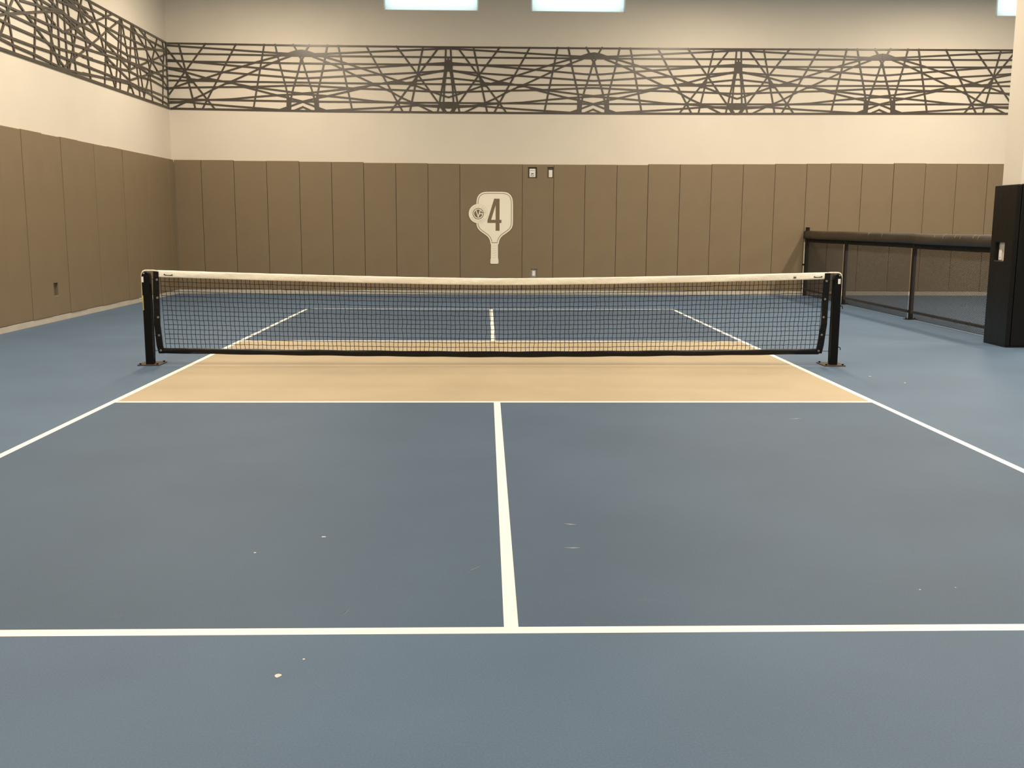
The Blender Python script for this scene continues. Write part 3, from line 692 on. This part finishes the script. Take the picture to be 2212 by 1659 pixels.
# black bottom band
b = MB(); n = 200; ring = 10
for i in range(n + 1):
    x = -3.31 + 6.57 * i / n
    t0, l0 = bb_hi(x), bb_lo(x)
    for j in range(ring):
        a = 2 * math.pi * j / ring
        b.v.append((x, 0.011 * math.cos(a) + 0.003 * math.sin(x * 5 + j * 2.1) * math.sin(x * 2.3), (t0 + l0) / 2 + math.copysign(abs(math.sin(a)) ** 0.7, math.sin(a)) * (t0 - l0) / 2 + 0.002 * math.sin(x * 11 + j)))
for i in range(n):
    for j in range(ring):
        b.f.append((i * ring + j, i * ring + (j + 1) % ring, (i + 1) * ring + (j + 1) % ring, (i + 1) * ring + j)); b.mi.append(0)
b.f.append(tuple(range(ring))); b.f.append(tuple(n * ring + j for j in range(ring))); b.mi += [0, 0]
b.build('bottom_band', M['band_vinyl'], net, smooth=True)
# black side bands with grommets
SB = {-1: [(-3.339, -3.286, .922), (-3.352, -3.292, .68), (-3.354, -3.294, .40), (-3.340, -3.278, .19), (-3.324, -3.266, .114)],
      1: [(3.336, 3.280, .927), (3.332, 3.272, .69), (3.328, 3.268, .42), (3.306, 3.240, .20), (3.292, 3.226, .122)]}
GR = {-1: [(-3.303, .842), (-3.306, .666), (-3.309, .474), (-3.309, .296), (-3.298, .146)], 1: [(3.298, .849), (3.292, .669), (3.287, .489), (3.277, .312), (3.254, .150)]}
for sx in (-1, 1):
    b = MB(); rows = SB[sx]
    for k, (xo, xi, z) in enumerate(rows):
        wv = 0.004 * math.sin(k * 2.0)
        b.v += [(xo, -0.009 + wv, z), (xi, -0.014 + wv, z), (xi, 0.010 + wv, z), (xo, 0.009 + wv, z)]
    for k in range(len(rows) - 1):
        for j in range(4): b.f.append((k * 4 + j, k * 4 + (j + 1) % 4, k * 4 + 4 + (j + 1) % 4, k * 4 + 4 + j)); b.mi.append(0)
    b.f += [(0, 1, 2, 3), (16, 17, 18, 19)]; b.mi += [0, 0]
    sb = b.build('side_band', M['band_vinyl'], net, bevel=0.002)
    for x, z in GR[sx]:
        b = MB(); b.tube([(x + 0.0075 * math.cos(a), -0.018, z + 0.0075 * math.sin(a)) for a in [i * math.pi / 7 for i in range(14)]], 0.0028, 6, closed=True)
        b.build('grommet', M['grommet'], sb)
    # lacing from the grommets to the post
    for k, (x, z) in enumerate(GR[sx]):
        if k == 1: continue
        b = MB()
        b.tube([(x + sx * 0.005, -0.016, z), (x + sx * 0.045, -0.018, z + (0.006 if k == 0 else -0.002)), (sx * 3.355, -0.016, z - (0.0 if k == 0 else 0.004))], 0.0026, 6)
        b.build('lacing', M['black'], net)
    # headband cable over the post
    b = MB(); b.tube([(sx * 3.297, 0, top(3.3) - 0.010), (sx * 3.34, 0, 0.931), (sx * 3.364, 0, 0.9308)], 0.0075, 8)
    b.build('cable', M['cord_white'], net, smooth=True)['label'] = 'cream headband cable'
    pts = [(sx * 3.366, 0, 0.9308), (sx * 3.39, 0, 0.9305), (sx * 3.418, 0, 0.930), (sx * 3.437, 0, 0.923), (sx * 3.449, 0, 0.909), (sx * 3.4535, 0, 0.89), (sx * 3.4545, 0, 0.80), (sx * 3.4555, 0, 0.71), (sx * 3.4565, 0, 0.615)]
    rr = [0.0075] * 4 + [0.006] * 3 + ([0.0055, 0.0045] if sx > 0 else [0.007, 0.009])
    b = MB(); b.tube(pts, rr, 8); b.build('cable', M['cord_white'], POST[sx], smooth=True)['label'] = 'cream headband cable over the post'

# ------------------------------------------------------------------ fence on the right
FX = 6.30
fence = thing('chain_link_fence', (FX, 6.1, 0.0), 'low black chain-link fence with padded top rail between the courts', 'fence')
PY = [10.12, 7.90, 5.01]
b = MB(); b.tube([(FX, PY[0], 0), (FX, PY[0], 1.335)], 0.038, 12); po = b.build('post', M['fence'], fence)
b = MB(); b.tube([(FX, PY[0], 1.335), (FX, PY[0], 1.345), (FX, PY[0], 1.352)], [0.044, 0.044, 0.03], 12); b.build('cap', M['fence'], po)
b = MB(); b.box(FX - 0.058, FX - 0.044, PY[0] - .006, PY[0] + .02, 0.06, 1.06); b.build('edge_strip', M['base'], po)['label'] = 'narrow pale strip along the end post'
b = MB(); b.box(FX - 0.070, FX - 0.036, PY[0] - .012, PY[0] + .012, 0.60, 0.635); b.build('clip', M['fence'], po)
for y in PY[1:]:
    b = MB(); b.tube([(FX, y, 0.01), (FX, y, 1.17)], 0.034, 12); po = b.build('post', M['fence'], fence)
    b = MB(); b.box(FX - 0.085, FX + 0.085, y - 0.06, y + 0.06, 0.0, 0.010); fo = b.build('foot_plate', M['fence'], po, bevel=0.002)
    for sx in (-.065, .065):
        b = MB(); hexa(b, FX + sx, y, 0.010, 0.012, 0.014); b.build('bolt', M['fence'], fo)
YE = 2.062
# padded cover over the top rail with a hanging skirt
b = MB(); n = 60
sec = [(-.052, 1.135), (-.056, 1.19), (-.052, 1.245), (-.036, 1.275), (0, 1.287), (.036, 1.275), (.052, 1.245), (.056, 1.19), (.052, 1.135), (0.012, 1.128), (.010, 1.062), (-.010, 1.062), (-.012, 1.128)]
m_ = len(sec)
for i in range(n + 1):
    y = YE + 0.004 + (10.185 - YE) * i / n
    sag = 0.005 * math.sin(y * 1.9) * math.sin(y * 0.7 + 1) - 0.006 * (1 if 3 < y < 5 else 0)
    for j, (dx, z) in enumerate(sec):
        b.v.append((FX + dx + 0.003 * math.sin(y * 4 + j), y, z + (sag if j < 9 else sag * .5)))
for i in range(n):
    for j in range(m_):
        b.f.append((i * m_ + j, i * m_ + (j + 1) % m_, (i + 1) * m_ + (j + 1) % m_, (i + 1) * m_ + j)); b.mi.append(0)
b.f.append(tuple(range(m_))); b.f.append(tuple(n * m_ + j for j in range(m_))); b.mi += [0, 0]
rc = b.build('rail_cover', M['rail'], fence, smooth=True)
for k, y in enumerate((6.75, 6.15, 4.25, 3.95, 3.62, 3.45, 3.1, 2.95)):
    b = MB(); a0, a1 = 1.9 + 0.3 * (k % 3), 3.0 + 0.2 * (k % 2)
    b.tube([(FX + 0.060 * math.cos(a), y + 0.02 * (k % 2) * (a - a0), 1.222 + 0.066 * math.sin(a)) for a in [a0 + (a1 - a0) * q / 6 - (math.pi - 3.1) for q in range(7)]], 0.0026, 5)
    b.build('cable_tie', M['tie'], rc)
for k in range(16):
    y = 2.3 + k * 0.36
    b = MB(); b.tube([(FX - 0.014, y, 1.086), (FX - 0.010, y, 1.086)], 0.007, 8); b.build('grommet', M['steel_grey'], rc)
b = MB(); b.tube([(FX, YE + .003, 0.115), (FX, 10.09, 0.115)], 0.021, 10); b.build('bottom_rail', M['fence'], fence)
# woven mesh: zig-zag wires that hook into each other
def weave(y0, y1, z0, z1):
    pitch = 0.032; half = pitch / 2; r = 0.0017
    nw = int((y1 - y0) / half) - 1; nz = int((z1 - z0) / half)
    V = []; F = []
    sq = [(-r, -r), (r, -r), (r, r), (-r, r)]
    for k in range(nw):
        yc = y0 + (k + 0.5) * half; base = len(V)
        for j in range(nz + 1):
            yy = yc + (half / 2 + 0.0006) * (1 if (j + k) % 2 else -1)
            xx = FX - 0.034 + (0.0016 if (j + k) % 2 else -0.0016)
            zz = z0 + j * half
            for dx, dy in sq: V.append((xx + dx, yy + dy, zz))
        for j in range(nz):
            a = base + j * 4
            for q in range(4): F.append((a + q, a + (q + 1) % 4, a + 4 + (q + 1) % 4, a + 4 + q))
    b = MB(); b.v = V; b.f = F; b.mi = [0] * len(F)
    return b
for y0, y1 in ((7.94, 10.08), (5.05, 7.86), (YE + .004, 4.97)):
    weave(y0, y1, 0.022, 1.135).build('mesh_panel', M['mesh'], fence, fix=False)
b = MB(); b.tube([(FX - 0.034, YE + 0.004, 0.020), (FX - 0.034, 10.08, 0.020)], 0.003, 6); b.build('bottom_wire', M['mesh'], fence)
for k, y in enumerate((2.6, 3.1, 3.5, 4.2, 5.9, 6.6, 7.2)):
    b = MB(); b.tube([(FX - .02 + 0.026 * math.cos(a), y, 0.115 + 0.028 * math.sin(a)) for a in [q * math.pi / 5 for q in range(10)]], 0.0022, 5, closed=True)
    b.build('wire_tie', M['mesh'], fence)

# ------------------------------------------------------------------ column and its black padding
CX0, CX1, CY0, CY1 = 6.004, 6.41, 1.565, 1.98
b = MB(); b.box(CX0, CX1, CY0, CY1, 0, ZC)
o = b.build('column', M['wall'], loc=((CX0 + CX1) / 2, (CY0 + CY1) / 2, 0), bevel=0.004)
tag(o, 'square cream column at the right edge with black padding round its foot', 'column', kind='structure')
cp = thing('column_padding', ((CX0 + CX1) / 2, (CY0 + CY1) / 2, 0.0), 'black vinyl padding wrapped round the cream column foot', 'column pad')
PT = 0.057; PZ = 1.868
b = MB()
ya, yb = CY0 - PT, CY1 + PT
b.cells([ya, 1.712, 1.925, yb], [0.012, 0.995, 1.207, PZ], lambda i, j: i == 1 and j == 1, lambda a, c, d: (d, a, c), CX0 - PT, CX0 - 0.003)
b.build('side_panel', M['black_vinyl'], cp, bevel=0.012, seg=3)
b = MB(); b.box(CX0 + 0.002, CX1 + PT - .062, CY0 - PT, CY0 - 0.003, 0.012, PZ + 0.006); b.build('front_panel', M['black_vinyl'], cp, bevel=0.014, seg=3)
b = MB(); b.box(CX1 + 0.003, CX1 + PT, ya, yb, 0.012, PZ); b.build('side_panel', M['black_vinyl'], cp, bevel=0.012, seg=3)
b = MB(); b.box(CX0 + 0.002, CX1 + PT - .062, CY1 + 0.003, CY1 + PT, 0.012, PZ); b.build('back_panel', M['black_vinyl'], cp, bevel=0.014, seg=3)
b = MB(); b.cells([CX0 - PT + .004, CX0 - .002, CX1 + .002, CX1 + PT - .004], [CY0 - PT + .004, CY0 - .002, CY1 + .002, CY1 + PT - .004], lambda i, j: i == 1 and j == 1, lambda a, c, d: (a, c, d), 0.0, 0.016)
b.build('bottom_flap', M['black_vinyl'], cp)
d = thing('column_outlet', (CX0, 1.88, 1.0), 'white outlet plate on the column inside the black padding cutout', 'outlet')
b = MB(); b.box(CX0 - 0.012, CX0, 1.845, 1.915, 1.000, 1.125); b.build('plate', M['plastic'], d, bevel=0.003)
b = MB(); b.box(CX0 - 0.016, CX0 - 0.011, 1.862, 1.898, 1.03, 1.095); b.build('socket', M['plastic'], d, bevel=0.002)
